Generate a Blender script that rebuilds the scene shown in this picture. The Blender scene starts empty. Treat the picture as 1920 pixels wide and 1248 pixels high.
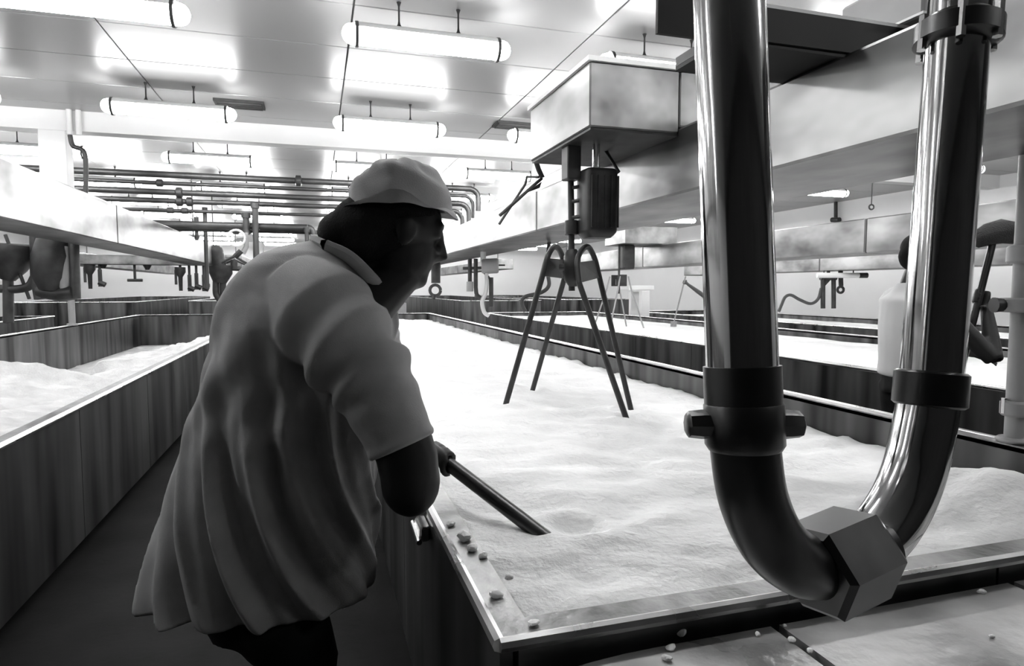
import bpy, math, random
from mathutils import Vector, Matrix, noise
random.seed(7)
S = bpy.context.scene
COL = S.collection
# ------------------------------------------------------------------ camera, world, exposure
F, CX, CY, HC = 1198.0, 960.0, 624.0, 1.45           # pixels of the 1920x1248 frame, camera height in metres
YAW, PIT = math.radians(16.95), math.radians(4.01)
fw = Vector((math.sin(YAW)*math.cos(PIT), math.cos(YAW)*math.cos(PIT), -math.sin(PIT)))
rt = Vector((math.cos(YAW), -math.sin(YAW), 0))
up = rt.cross(fw)
CAM = Vector((0, 0, HC))
cam = bpy.data.cameras.new('camera'); cam.sensor_width = 36; cam.lens = F/1920*36
cam.clip_start = .02; cam.clip_end = 200
co = bpy.data.objects.new('camera', cam); COL.objects.link(co)
co.matrix_world = Matrix((( rt.x, up.x, -fw.x, 0), (rt.y, up.y, -fw.y, 0), (rt.z, up.z, -fw.z, HC), (0, 0, 0, 1)))
S.camera = co
w = bpy.data.worlds.new('world'); S.world = w; w.use_nodes = True
w.node_tree.nodes['Background'].inputs[0].default_value = (.5, .5, .5, 1)
w.node_tree.nodes['Background'].inputs[1].default_value = .10
S.view_settings.view_transform = 'Standard'; S.view_settings.look = 'None'
S.view_settings.exposure = 1.05; S.view_settings.gamma = 1
S.view_settings.use_curve_mapping = False
LAMP = 17.0                                           # tube light emission

def ray(px, py): return fw + rt*((px-CX)/F) - up*((py-CY)/F)
def PZ(px, py, z): r = ray(px, py); return CAM + r*((z-HC)/r.z)
def PY(px, py, y): r = ray(px, py); return CAM + r*(y/r.y)
def PX(px, py, x): r = ray(px, py); return CAM + r*(x/r.x)
def PD(px, py, d): return CAM + ray(px, py)*d

# ------------------------------------------------------------------ materials
M = {}
def mat(name, col, rough=.6, metal=0., spec=.5, var=0., vscale=(4, 4, 4), bump=0., bscale=40., rvar=0., emit=0., coat=0., detail=4, lo=None):
    m = bpy.data.materials.new(name); m.use_nodes = True; M[name] = m
    nt = m.node_tree; b = nt.nodes['Principled BSDF']
    c = (col, col, col, 1)
    b.inputs['Base Color'].default_value = c
    b.inputs['Roughness'].default_value = rough; b.inputs['Metallic'].default_value = metal
    b.inputs['Specular IOR Level'].default_value = spec; b.inputs['Coat Weight'].default_value = coat
    if emit:
        b.inputs['Emission Color'].default_value = (1, 1, 1, 1); b.inputs['Emission Strength'].default_value = emit
    if var or rvar or bump:
        tc = nt.nodes.new('ShaderNodeTexCoord'); mp = nt.nodes.new('ShaderNodeMapping')
        mp.inputs['Scale'].default_value = vscale
        nt.links.new(tc.outputs['Object'], mp.inputs[0])
        n = nt.nodes.new('ShaderNodeTexNoise'); n.inputs['Scale'].default_value = 1; n.inputs['Detail'].default_value = detail
        nt.links.new(mp.outputs[0], n.inputs[0])
        if var:
            r = nt.nodes.new('ShaderNodeMapRange'); r.inputs[1].default_value = .3; r.inputs[2].default_value = .7
            r.inputs[3].default_value = lo if lo is not None else max(0, col-var); r.inputs[4].default_value = col+var
            nt.links.new(n.outputs[0], r.inputs[0]); nt.links.new(r.outputs[0], b.inputs['Base Color'])
        if rvar:
            r = nt.nodes.new('ShaderNodeMapRange'); r.inputs[1].default_value = .3; r.inputs[2].default_value = .7
            r.inputs[3].default_value = max(.03, rough-rvar); r.inputs[4].default_value = rough+rvar
            nt.links.new(n.outputs[0], r.inputs[0]); nt.links.new(r.outputs[0], b.inputs['Roughness'])
        if bump:
            n2 = nt.nodes.new('ShaderNodeTexNoise'); n2.inputs['Scale'].default_value = bscale; n2.inputs['Detail'].default_value = 5
            nt.links.new(tc.outputs['Object'], n2.inputs[0])
            bp = nt.nodes.new('ShaderNodeBump'); bp.inputs['Strength'].default_value = bump; bp.inputs['Distance'].default_value = .01
            nt.links.new(n2.outputs[0], bp.inputs['Height']); nt.links.new(bp.outputs[0], b.inputs['Normal'])
    return m
mat('ceiling', .34, .34, spec=1.0)
mat('joint', .05, .8)
mat('white', .72, .55, var=.03, vscale=(1, 1, 1))
mat('wall', .8, .6, var=.03, vscale=(.6, .6, .6))
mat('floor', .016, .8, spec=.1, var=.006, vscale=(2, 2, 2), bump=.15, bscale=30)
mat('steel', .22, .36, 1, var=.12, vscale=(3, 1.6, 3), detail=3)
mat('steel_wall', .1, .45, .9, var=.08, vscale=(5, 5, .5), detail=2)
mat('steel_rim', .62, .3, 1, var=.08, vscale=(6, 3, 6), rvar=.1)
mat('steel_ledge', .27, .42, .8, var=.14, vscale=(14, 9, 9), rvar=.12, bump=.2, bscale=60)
mat('pipe_polish', .5, .1, 1, var=.03, vscale=(3, 3, .6), detail=1)
mat('pipe_dull', .07, .34, .9, var=.02, vscale=(8, 8, 3), rvar=.06)
mat('iron', .045, .5, .4, var=.015, vscale=(8, 8, 8))
mat('pipe_far', .075, .42, .6, var=.03, vscale=(2, 2, 2))
mat('grey_paint', .3, .5, var=.04, vscale=(3, 3, 3))
mat('curd', .86, .75, spec=.35, var=.07, vscale=(3, 6, 3), bump=1.0, bscale=38)
mat('curd_heap', .66, .8, spec=.3, var=.1, vscale=(7, 7, 7), bump=.8, bscale=60)
mat('table', .42, .36, .5, var=.15, vscale=(5, 5, 5), rvar=.14, bump=.25, bscale=26)
mat('shirt', .4, .9, spec=.15, var=.04, vscale=(12, 12, 12), bump=.12, bscale=300)
mat('shirt_white', .7, .9, spec=.15)
mat('hat', .42, .95, spec=.1, var=.05, vscale=(9, 9, 9), bump=.2, bscale=260)
mat('skin', .02, .5, spec=.3, var=.005, vscale=(9, 9, 9))
mat('skin_mid', .09, .5, spec=.35)
mat('hair', .012, .85, spec=.2, bump=.9, bscale=220)
mat('trousers', .025, .9, spec=.1, var=.008, vscale=(8, 8, 8))
mat('rubber', .03, .55)
mat('black_steel', .012, .6, spec=.3)
mat('hose', .05, .5)
mat('hose_pale', .6, .5)
mat('lamp', .9, .4, emit=LAMP)
mat('bright_metal', .75, .2, 1)
mat('brush', .05, .95, bump=1, bscale=160)

# ------------------------------------------------------------------ mesh helpers
ORG = {}
class MB:
    def __init__(s): s.v = []; s.f = []
    def box(s, a, b, bev=0.0):
        x0, y0, z0 = a; x1, y1, z1 = b; k = len(s.v)
        if not bev:
            s.v += [Vector(p) for p in ((x0,y0,z0),(x1,y0,z0),(x1,y1,z0),(x0,y1,z0),(x0,y0,z1),(x1,y0,z1),(x1,y1,z1),(x0,y1,z1))]
            s.f += [tuple(k+i for i in q) for q in ((0,3,2,1),(4,5,6,7),(0,1,5,4),(1,2,6,5),(2,3,7,6),(3,0,4,7))]
        else:
            e = bev
            def ring(z, i): return [Vector(p) for p in ((x0+i+e,y0+i,z),(x1-i-e,y0+i,z),(x1-i,y0+i+e,z),(x1-i,y1-i-e,z),(x1-i-e,y1-i,z),(x0+i+e,y1-i,z),(x0+i,y1-i-e,z),(x0+i,y0+i+e,z))]
            rs = [ring(z0, e*.6), ring(z0+e, 0), ring(z1-e, 0), ring(z1, e*.6)]
            s.loft(rs)
        return s
    def loft(s, rings, cap=True, closed=True):
        k = len(s.v); n = len(rings[0])
        for r in rings: s.v += [Vector(p) for p in r]
        for i in range(len(rings)-1):
            for j in range(n if closed else n-1):
                a = k+i*n+j; b = k+i*n+(j+1) % n
                s.f.append((a, b, b+n, a+n))
        if cap and closed:
            s.f.append(tuple(k+j for j in reversed(range(n)))); s.f.append(tuple(k+(len(rings)-1)*n+j for j in range(n)))
        return s
    def tube(s, pts, r, seg=12, cap=True, flat=None):
        pts = [Vector(p) for p in pts]; n = len(pts)
        rr = r if isinstance(r, (list, tuple)) else [r]*n
        ts = []
        for i in range(n):
            t = pts[min(i+1, n-1)]-pts[max(i-1, 0)]
            ts.append(t.normalized() if t.length > 1e-9 else Vector((0, 0, 1)))
        a = ts[0].orthogonal().normalized()
        if flat is not None:
            a = (Vector(flat)-ts[0]*Vector(flat).dot(ts[0])).normalized()
        rings = []
        for i in range(n):
            a = (a-ts[i]*a.dot(ts[i])).normalized(); b = ts[i].cross(a)
            ra, rb = rr[i] if isinstance(rr[i], (tuple, list)) else (rr[i], rr[i])
            rings.append([pts[i]+a*(ra*math.cos(2*math.pi*j/seg))+b*(rb*math.sin(2*math.pi*j/seg)) for j in range(seg)])
        return s.loft(rings, cap)
    def lathe(s, prof, o, axis=(0, 0, 1), seg=24):
        o = Vector(o); ax = Vector(axis).normalized(); a = ax.orthogonal().normalized(); b = ax.cross(a)
        return s.loft([[o+ax*z+a*(r*math.cos(2*math.pi*j/seg))+b*(r*math.sin(2*math.pi*j/seg)) for j in range(seg)] for r, z in prof])
    def ell(s, c, r, rot=None, seg=16, rings=10):
        c = Vector(c); rs = []
        for i in range(rings+1):
            t = math.pi*i/rings; q = max(math.sin(t), .02)
            ring = []
            for j in range(seg):
                p = Vector((r[0]*q*math.cos(2*math.pi*j/seg), r[1]*q*math.sin(2*math.pi*j/seg), -r[2]*math.cos(t)))
                ring.append(c+(rot @ p if rot else p))
            rs.append(ring)
        return s.loft(rs)
    def prism(s, poly, z0, z1):
        return s.loft([[Vector((x, y, z0)) for x, y in poly], [Vector((x, y, z1)) for x, y in poly]])
    def build(s, name, m, parent=None, smooth=False, org=None, label=None):
        o0 = Vector(org) if org is not None else (ORG[parent.name] if parent else Vector((0, 0, 0)))
        me = bpy.data.meshes.new(name)
        me.from_pydata([tuple(p-o0) for p in s.v], [], s.f); me.validate()
        me.materials.append(M[m])
        if smooth:
            for p in me.polygons: p.use_smooth = True
            try: me.set_sharp_from_angle(angle=math.radians(40))
            except Exception: pass
        o = bpy.data.objects.new(name, me); COL.objects.link(o)
        if parent: o.parent = parent
        else: o.location = o0
        ORG[o.name] = o0
        if label: o['label'] = label
        return o
def tag(o, label, cat, group=None):
    o['label'] = label; o['category'] = cat
    if group: o['group'] = group
    return o
def thing(name, label, cat, loc=(0, 0, 0), group=None):
    o = bpy.data.objects.new(name, None); COL.objects.link(o); o.location = loc
    ORG[o.name] = Vector(loc)
    return tag(o, label, cat, group)
def struct(o): o['kind'] = 'structure'; return o
def dup(root, off, label=None, group=None):
    r = root.copy(); COL.objects.link(r); r.location = root.location+Vector(off)
    ORG[r.name] = ORG[root.name]+Vector(off)
    if label: r['label'] = label
    if group: r['group'] = group
    for ch in root.children:
        c = ch.copy(); COL.objects.link(c); c.parent = r
        for g in ch.children:
            d = g.copy(); COL.objects.link(d); d.parent = c
    return r
def remesh(mb, name, m, parent, voxel=.012, smooth_it=6, org=None, label=None):
    o = mb.build(name+'_tmp', m, None, org=org if org is not None else (ORG[parent.name] if parent else (0, 0, 0)))
    md = o.modifiers.new('r', 'REMESH'); md.mode = 'VOXEL'; md.voxel_size = voxel
    if smooth_it:
        sm = o.modifiers.new('s', 'SMOOTH'); sm.iterations = smooth_it; sm.factor = .5
    dg = bpy.context.evaluated_depsgraph_get(); dg.update()
    me = bpy.data.meshes.new_from_object(o.evaluated_get(dg))
    for p in me.polygons: p.use_smooth = True
    me.name = name; me.materials.clear(); me.materials.append(M[m])
    org0 = ORG[o.name]
    bpy.data.objects.remove(o)
    n = bpy.data.objects.new(name, me); COL.objects.link(n)
    if parent: n.parent = parent
    else: n.location = org0
    ORG[n.name] = org0
    if label: n['label'] = label
    return n
def arc(c, a, b, r, t0, t1, n=8):                      # points c + r(cos a + sin b)
    c, a, b = Vector(c), Vector(a), Vector(b)
    return [c+a*(r*math.cos(t0+(t1-t0)*i/n))+b*(r*math.sin(t0+(t1-t0)*i/n)) for i in range(n+1)]
def spline(P, n=8):                                    # Catmull-Rom through points
    P = [Vector(p) for p in P]; Q = [P[0]*2-P[1]]+P+[P[-1]*2-P[-2]]; out = []
    for i in range(1, len(Q)-2):
        for k in range(n):
            t = k/n; p0, p1, p2, p3 = Q[i-1:i+3]
            out.append(.5*((2*p1)+(p2-p0)*t+(2*p0-5*p1+4*p2-p3)*t*t+(3*p1-p0-3*p2+p3)*t**3))
    return out+[P[-1]]
def lerpl(xs, ys, x):
    if x <= xs[0]: return ys[0]
    for i in range(len(xs)-1):
        if x <= xs[i+1]: return ys[i]+(ys[i+1]-ys[i])*(x-xs[i])/(xs[i+1]-xs[i])
    return ys[-1]

# ------------------------------------------------------------------ room shell
X0, X1, Y0, Y1, ZC = -12.0, 14.0, -3.5, 36.0, 3.85
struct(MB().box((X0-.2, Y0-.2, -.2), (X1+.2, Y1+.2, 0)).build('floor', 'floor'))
ceil = struct(MB().box((X0, Y0, ZC+.02), (X1, Y1, ZC+.2)).build('ceiling', 'joint'))
xs = [.35+2.2*k for k in range(-4, 6)]; xs[0] = X0; xs.append(X1)
ys = [1.7+1.015*k for k in range(0, 30)]; ys = [Y0]+ys+[Y1]
pn = 0; cache = {}
for i in range(len(xs)-1):
    for j in range(len(ys)-1):
        wx, wy = xs[i+1]-xs[i], ys[j+1]-ys[j]; key = (round(wx, 3), round(wy, 3))
        if key not in cache:
            g = .007
            o = MB().box((g, g, 0), (wx-g, wy-g, .03), .006).build('ceiling_panel', 'ceiling', None); cache[key] = o.data
        else:
            o = bpy.data.objects.new('ceiling_panel', cache[key]); COL.objects.link(o)
        o.parent = ceil; o.location = (xs[i], ys[j], ZC)
struct(MB().box((X0-.2, Y0, 0), (X0, Y1, ZC+.2)).build('wall_left', 'wall'))
struct(MB().box((X1, Y0, 0), (X1+.2, Y1, ZC+.2)).build('wall_right', 'wall'))
struct(MB().box((X0-.2, Y1, 0), (X1+.2, Y1+.2, ZC+.2)).build('wall_far', 'wall'))
struct(MB().box((X0-.2, Y0-.2, 0), (X1+.2, Y0, ZC+.2)).build('wall_behind', 'floor'))
tb = struct(MB().box((X0, 10.2, ZC-.27), (X1, 10.45, ZC)).build('trim_1', 'white'))
# white post that drops from the tie beam
hp = thing('hanging_post', 'white boxed post dropping from the white tie beam above the stainless gantry beam', 'post', (-3.37, 10.32, 2.3))
MB().box((-3.54, 10.2, 2.3), (-3.21, 10.45, ZC-.27), .01).build('post_body', 'white', hp)
for k in (-.1, .12):
    MB().tube([(-3.1+k*.5, 10.16, 3.86), (-3.1+k*.5, 10.16, 3.52)], .035, 10).build('clamp', 'white', hp, True)
pp = tag(MB().tube(spline([(-3.13, 10.1, 3.5), (-3.1, 10.1, 3.36), (-2.98, 10.1, 3.3), (-2.96, 10.1, 3.1), (-2.98, 10.1, 2.7), (-2.98, 10.1, 2.5)], 6), .03, 10).build('bent_conduit', 'iron', None, True, org=(-3, 10.1, 2.5)), 'thin black bent conduit running down beside the white hanging post', 'conduit')

# ------------------------------------------------------------------ tube lights
def make_light():
    o = thing('tube_light', 'white glowing tube light with dark end straps hung from the ceiling on rods', 'light', (0, 0, 3.55), 'tube lights hanging in rows below the ceiling')
    L, r = 1.45, .085
    prof = [(.012, 0), (.045, .012), (.07, .035), (.082, .07), (r, .1), (r, L-.1), (.082, L-.07), (.07, L-.035), (.045, L-.012), (.012, L)]
    MB().lathe(prof, (0, 0, 3.55), (1, 0, 0), 16).build('diffuser', 'lamp', o, True)
    n = 10; hb_ = []
    for x in (.1, L-.1):
        hb_.append([Vector((x, (r+.006)*math.cos(a), 3.55+(r+.006)*math.sin(a))) for a in [math.pi*(.12+.76*k/n) for k in range(n+1)]]+[Vector((x, (r+.014)*math.cos(a), 3.55+(r+.014)*math.sin(a))) for a in [math.pi*(.88-.76*k/n) for k in range(n+1)]])
    MB().loft(hb_).build('added_top_shield', 'white', o, True)  # white shell added over each tube to keep its light off the ceiling
    for x in (.12, L-.12):
        MB().lathe([(r+.001, -.014), (r+.018, -.012), (r+.018, .012), (r+.001, .014)], (x, 0, 3.55), (1, 0, 0), 20).build('end_strap', 'iron', o)
    for x in (.47, .98):
        MB().lathe([(.03, -.0), (.012, .035), (.008, .06), (.008, .18), (.014, .2), (.02, .215)], (x, 0, 3.635), (0, 0, 1), 10).build('hanger_rod', 'iron', o, True)
    return o
proto = make_light(); first = True
LX = [-9.65, -7.2, -4.76, -2.34, .24, 2.55, 5.0, 7.45, 9.9]
LY = [-.4, 2.6, 5.6, 8.58, 11.6, 14.6, 17.6, 20.6, 23.6, 26.6, 29.6, 32.6]
for y in LY:
    for x in LX:
        if y < 0 and not 2 < x < 6: continue
        where = {-.4: 'over the draining table', 2.6: 'over the pipe loop', 5.6: 'two rows before the tie beam', 8.58: 'just before the tie beam', 11.6: 'in the row above the pipe rack'}.get(y, 'far beyond the pipe rack')
        lab = 'glowing white tube light on two rods ' + where
        if first: proto.location = (x, y, 3.55); ORG[proto.name] = Vector((x, y, 3.55)); P0 = (x, y); first = False; proto['label'] = lab
        else: dup(proto, (x-P0[0], y-P0[1], 0), lab)

# ceiling vents (dark grilles) near the lights
for (px, py, yy) in ((450, 203, 9.15), (965, 241, 9.15)):
    p = PY(px, py, yy)
    v = thing('ceiling_vent', 'flat dark ceiling vent flush above the ' + ('long pair of tube lights' if px < 600 else 'tube light beside the carriage box'), 'vent', (p.x, yy, 3.81))
    MB().box((p.x-.3, yy-.16, 3.815), (p.x+.3, yy+.16, 3.848)).build('frame', 'iron', v)
    for k in range(4): MB().box((p.x-.27, yy-.13+.075*k, 3.80), (p.x+.27, yy-.09+.075*k, 3.816)).build('slat', 'pipe_far', v)

# ------------------------------------------------------------------ vats
def vat(label, xa, xb, ya, yb, zr, ledge=.075, panels=True, inner_z=.12, group=None, legs=True):
    o = thing('curd_vat', label, 'vat', ((xa+xb)/2, (ya+yb)/2, 0), group)
    t = .02; i = ledge
    # outer skin
    def wallrun(p0, p1, n, axis, side):
        for k in range(n):
            a = p0+(p1-p0)*k/n+.004; b = p0+(p1-p0)*(k+1)/n-.004
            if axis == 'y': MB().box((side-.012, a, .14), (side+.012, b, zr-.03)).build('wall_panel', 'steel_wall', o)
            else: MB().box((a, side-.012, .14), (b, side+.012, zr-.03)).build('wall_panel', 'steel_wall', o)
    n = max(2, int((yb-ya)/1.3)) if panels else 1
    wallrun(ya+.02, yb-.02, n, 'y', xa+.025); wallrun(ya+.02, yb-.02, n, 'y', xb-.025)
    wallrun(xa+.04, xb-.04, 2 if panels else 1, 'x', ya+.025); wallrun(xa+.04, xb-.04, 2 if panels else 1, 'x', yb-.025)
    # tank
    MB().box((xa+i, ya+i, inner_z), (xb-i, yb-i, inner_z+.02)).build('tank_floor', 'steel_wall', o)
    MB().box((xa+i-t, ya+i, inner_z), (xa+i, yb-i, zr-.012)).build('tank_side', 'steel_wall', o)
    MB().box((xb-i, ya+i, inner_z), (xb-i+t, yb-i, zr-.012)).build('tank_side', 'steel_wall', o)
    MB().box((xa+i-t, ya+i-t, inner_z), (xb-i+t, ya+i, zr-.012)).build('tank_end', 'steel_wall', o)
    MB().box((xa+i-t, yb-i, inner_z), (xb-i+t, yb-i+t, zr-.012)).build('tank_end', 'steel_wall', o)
    # rim ledges, each with a bright rolled outer edge
    for a, b, nm in (((xa+.012, ya+i), (xa+i, yb-i), 0), ((xb-i, ya+i), (xb-.012, yb-i), 0), ((xa+.012, ya+.012), (xb-.012, ya+i), 1), ((xa+.012, yb-i), (xb-.012, yb-.012), 1)):
        MB().box((a[0], a[1], zr-.03), (b[0], b[1], zr-.006)).build('rim_ledge', 'steel_ledge', o)
    c = [(xa+.008, ya+.008), (xb-.008, ya+.008), (xb-.008, yb-.008), (xa+.008, yb-.008)]
    for k in range(4):
        p, q = c[k], c[(k+1) % 4]
        MB().tube([(p[0], p[1], zr-.012), (q[0], q[1], zr-.012)], .013, 8).build('rolled_edge', 'steel_rim', o, True)
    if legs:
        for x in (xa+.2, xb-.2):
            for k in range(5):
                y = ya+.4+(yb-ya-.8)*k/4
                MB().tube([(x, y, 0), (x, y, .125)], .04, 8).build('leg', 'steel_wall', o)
    return o
def curd(name, label, x0, x1, y0, y1, fn, nx, ny, m, org):
    b = MB(); k = 0
    for j in range(ny+1):
        v = (j/ny)**1.7 if ny > 60 else j/ny
        y = y0+(y1-y0)*v
        for i in range(nx+1):
            x = x0+(x1-x0)*i/nx
            b.v.append(Vector((x, y, fn(x, y))))
    for j in range(ny):
        for i in range(nx):
            a = j*(nx+1)+i; b.f.append((a, a+1, a+nx+2, a+nx+1))
    # skirt and bottom give the mass its depth
    border = [i for i in range(nx+1)]+[j*(nx+1)+nx for j in range(1, ny+1)]+[ny*(nx+1)+i for i in range(nx-1, -1, -1)]+[j*(nx+1) for j in range(ny-1, 0, -1)]
    base = len(b.v); n = len(border)
    for q in border: p = b.v[q]; b.v.append(Vector((p.x, p.y, .145)))
    for q in range(n): b.f.append((border[(q+1) % n], border[q], base+q, base+(q+1) % n))
    b.f.append(tuple(base+q for q in reversed(range(n))))
    o = b.build(name, m, None, True, org=org); o['kind'] = 'stuff'
    return tag(o, label, 'curd')
RIM = .85
vat('long stainless curd vat brimming with white curd below the four-legged agitator', .28, 2.64, 1.01, 15.5, RIM)
vat('long dark stainless vat with a heap of curd along one side, behind the stirring worker', -3.9, -1.18, 1.0, 16.3, RIM)
vat('stainless vat full of curd where the second worker holds a brush', 3.97, 6.7, 1.0, 15.3, RIM)
vat('stainless vat against the white wall beyond the hose and drop pipes', 8.0, 10.6, 1.0, 15.3, RIM)
vat('dark stainless vat beyond the vat with the curd heap', -8.2, -5.5, 1.0, 16.3, RIM)
RZ = 1.07
for nm, xa, xb, ya in (('raised far vat beyond the empty dark vat', -8.0, -4.95, 20.5), ('raised far vat behind the end of the vat with the curd heap', -3.75, -1.2, 21.5), ('raised far vat behind the end of the brimming vat', .3, 2.7, 20.5), ('raised far vat behind the brush worker\'s vat', 4.3, 6.9, 19.4), ('raised far vat close to the white wall', 8.2, 10.8, 20.5)):
    vat(nm, xa, xb, ya, 34, RZ, panels=False, legs=True)

def sm(a, b, x): t = max(0, min(1, (x-a)/(b-a))); return t*t*(3-2*t)
def main_curd(x, y):
    z = .815-.125*sm(.35, 2.4, x)
    z += .024*noise.noise(Vector((x*2.0, y*3.2, 3)))+.020*noise.noise(Vector((x*4.5, y*8, 9)))+.009*noise.noise(Vector((x*17, y*14, 1)))
    z += .10*math.exp(-((x-2.3)/.28)**2-((y-1.62)/.3)**2)
    for fx, fy in ((.99, 3.51), (1.37, 4.12), (1.65, 3.12), (1.84, 3.47)):
        d = math.hypot(x-fx, y-fy); z += -.03*math.exp(-(d/.06)**2)+.018*math.exp(-((d-.11)/.05)**2)
    d = math.hypot(x-.66, y-1.55); z += -.015*math.exp(-(d/.05)**2)+.012*math.exp(-((d-.1)/.05)**2)
    if x < .42: z = min(z, .838)
    return min(z, .838)
curd('curd_mass', 'white rippling curd filling the brimming vat to its rim', .36, 2.56, 1.09, 15.42, main_curd, 90, 260, 'curd', (1.4, 8, .7))
CY_ = [1, 4.5, 5.2, 5.6, 5.75, 5.95, 6.0, 6.25, 7.4, 7.5, 9, 11.3, 14, 17]
CXR = [-2.6, -2.6, -2.45, -2.4, -2.36, -2.32, -2.3, -2.12, -2.03, -2.16, -2.06, -1.75, -1.65, -1.6]
CZR = [.74, .77, .79, .80, .905, .83, .74, .655, .63, .705, .655, .65, .65, .65]
def left_curd(x, y):
    cx_, cz_ = lerpl(CY_, CXR, y), lerpl(CY_, CZR, y)
    cx_ += .05*noise.noise(Vector((2, y*4, 5)))
    if x > cx_: z = .685+(cz_-.685)*sm(-1.25, cx_, x)
    else: z = cz_-.5*sm(cx_, cx_-.3, x)
    z += .03*noise.noise(Vector((x*3, y*3, 1)))+.026*noise.noise(Vector((x*9, y*8, 4)))+.012*noise.noise(Vector((x*22, y*20, 2)))
    z += .10*math.exp(-((x+2.18)/.08)**2-((y-6.05)/.12)**2)-.06*math.exp(-((x+2.0)/.3)**2-((y-6.7)/.28)**2)
    return max(z, .16)
curd('curd_heap', 'lumpy white curd heaped along one side of the dark vat', -3.82, -1.26, 1.08, 16.2, left_curd, 90, 320, 'curd_heap', (-2.4, 8, .5))
curd('curd_mass', 'smooth white curd in the vat where the brush worker stands', 4.05, 6.62, 1.08, 15.2, lambda x, y: .755+.012*noise.noise(Vector((x*2, y*2, 7))), 30, 80, 'curd', (5.3, 8, .6))
curd('curd_mass', 'smooth white curd in the vat against the white wall', 8.08, 10.52, 1.08, 15.2, lambda x, y: .74+.012*noise.noise(Vector((x*2, y*2, 2))), 24, 60, 'curd', (9.3, 8, .6))

# crumbs of curd on the near ledges
def crumb(p, r, lab='small lump of white curd spilled on the ledge of the brimming vat', grp='curd lumps on the vat ledge'):
    b = MB(); b.ell((p.x, p.y, p.z+r*.45), (r, r*.75, r*.55), Matrix.Rotation(random.random()*6, 3, 'Z'), 8, 6)
    for v in b.v: v += Vector((noise.noise(v*60), noise.noise(v*60+Vector((5, 0, 0))), noise.noise(v*60+Vector((0, 9, 0)))))*r*.35
    for v in b.v: v.z = max(v.z, p.z-.001)
    o = b.build('curd_lump', 'curd', None, True, org=p); return tag(o, lab, 'curd', grp)
for px, py, r in ((872, 1012, .022), (885, 1032, .016), (905, 1045, .012), (845, 985, .014), (930, 1120, .016), (955, 1085, .01), (1000, 1172, .012)):
    crumb(PZ(px, py, RIM-.006), r)

# ------------------------------------------------------------------ near draining table (bottom right)
TZ = .795
tab = thing('draining_table', 'stained metal draining table with rounded corner and dark slots beside the vat end', 'table', (1.4, .6, 0))
def rpoly(x0, x1, y0, y1, r, n=8):
    P = [(x0, y0), (x1, y0), (x1, y1)]
    P += [(x0+r+r*math.cos(a), y1-.12*r/r*r+.12*r*0+(-r*.35)+(r*.35+.0)*math.sin(a)) for a in [math.pi/2+math.pi/2*k/n for k in range(n+1)]]
    return P
def tpanel(x0, x1, corner=False):
    b = MB()
    if corner:
        P = [(x0, .1), (x1, .1), (x1, 1.0)]+[(x0+.42+.42*math.cos(a), .84+.16*math.sin(a)) for a in [math.pi/2+math.pi/2*k/10 for k in range(11)]]
    else: P = [(x0, .1), (x1, .1), (x1, 1.0), (x0, 1.0)]
    b.prism(P, TZ-.03, TZ)
    b.build('top_panel', 'table', tab)
tpanel(.16, .83, True); tpanel(.85, 1.46); tpanel(1.48, 2.1); tpanel(2.12, 2.75)
MB().box((.3, .14, TZ-.06), (2.72, .96, TZ-.032)).build('under_frame', 'iron', tab)
for x in (.4, 2.6):
    for y in (.2, .9): MB().tube([(x, y, 0), (x, y, TZ-.05)], .025, 8).build('leg', 'steel_wall', tab)
for px, py, r in ((1278, 1190, .010), (1258, 1218, .011), (1250, 1238, .010), (1485, 1203, .009), (1520, 1222, .007), (1840, 1112, .009), (1838, 1072, .007), (1540, 1137, .008), (1548, 1148, .007), (1420, 1191, .007), (1860, 1195, .006), (1470, 1175, .006)):
    crumb(PZ(px, py, TZ), r, 'tiny crumb of white curd spilled on the draining table', 'curd crumbs on the draining table')

# ------------------------------------------------------------------ gantry beams (stainless, hollow section, along the vats)
def gantry(label, x0, x1, y0, y1, z0, z1, seg=4, hang=(1.7, 14.9)):
    o = thing('gantry_beam', label, 'beam', ((x0+x1)/2, (y0+y1)/2, z0))
    n = seg
    for k in range(n):
        a = y0+(y1-y0)*k/n+.006; b = y0+(y1-y0)*(k+1)/n-.006
        MB().box((x0, a, z0), (x1, b, z1), .012).build('beam_section', 'steel', o)
        if k: MB().box((x0-.004, a-.02, z0+.01), (x1+.004, a+.008, z1-.005)).build('joint_strap', 'pipe_far', o)
    for y in hang:
        MB().tube([((x0+x1)/2, y, z1-.01), ((x0+x1)/2, y, ZC+.01)], .014, 8).build('hanger_rod', 'pipe_far', o)
    return o
gantry('big stainless gantry beam carrying the carriage box over the brimming vat', 1.87, 2.58, .3, 15.6, 1.955, 2.305, 3)
gl = gantry('stainless gantry beam over the vat with the curd heap', -2.72, -2.2, 1.5, 15.5, 1.965, 2.41, 2)
gantry('stainless gantry beam over the brush worker\'s vat', 5.67, 6.25, .6, 15.4, 1.83, 2.2, 3)
gantry('stainless gantry beam over the vat against the white wall', 9.6, 10.2, .6, 15.4, 1.79, 2.15, 3)
gantry('stainless gantry beam over the empty dark vat', -7.0, -6.4, 1.5, 16, 1.9, 2.3, 3)
for i, (x, nm) in enumerate(((-6.8, 'far gantry beam over the raised vat past the empty dark vat'), (-2.7, 'far gantry beam over the raised vat past the curd heap'), (1.9, 'far gantry beam over the raised vat past the brimming vat'), (5.9, 'far gantry beam over the raised vat past the brush worker'))):
    gantry(nm, x, x+.55, 21, 34, 2.1, 2.45, 2, (22, 33))

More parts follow.
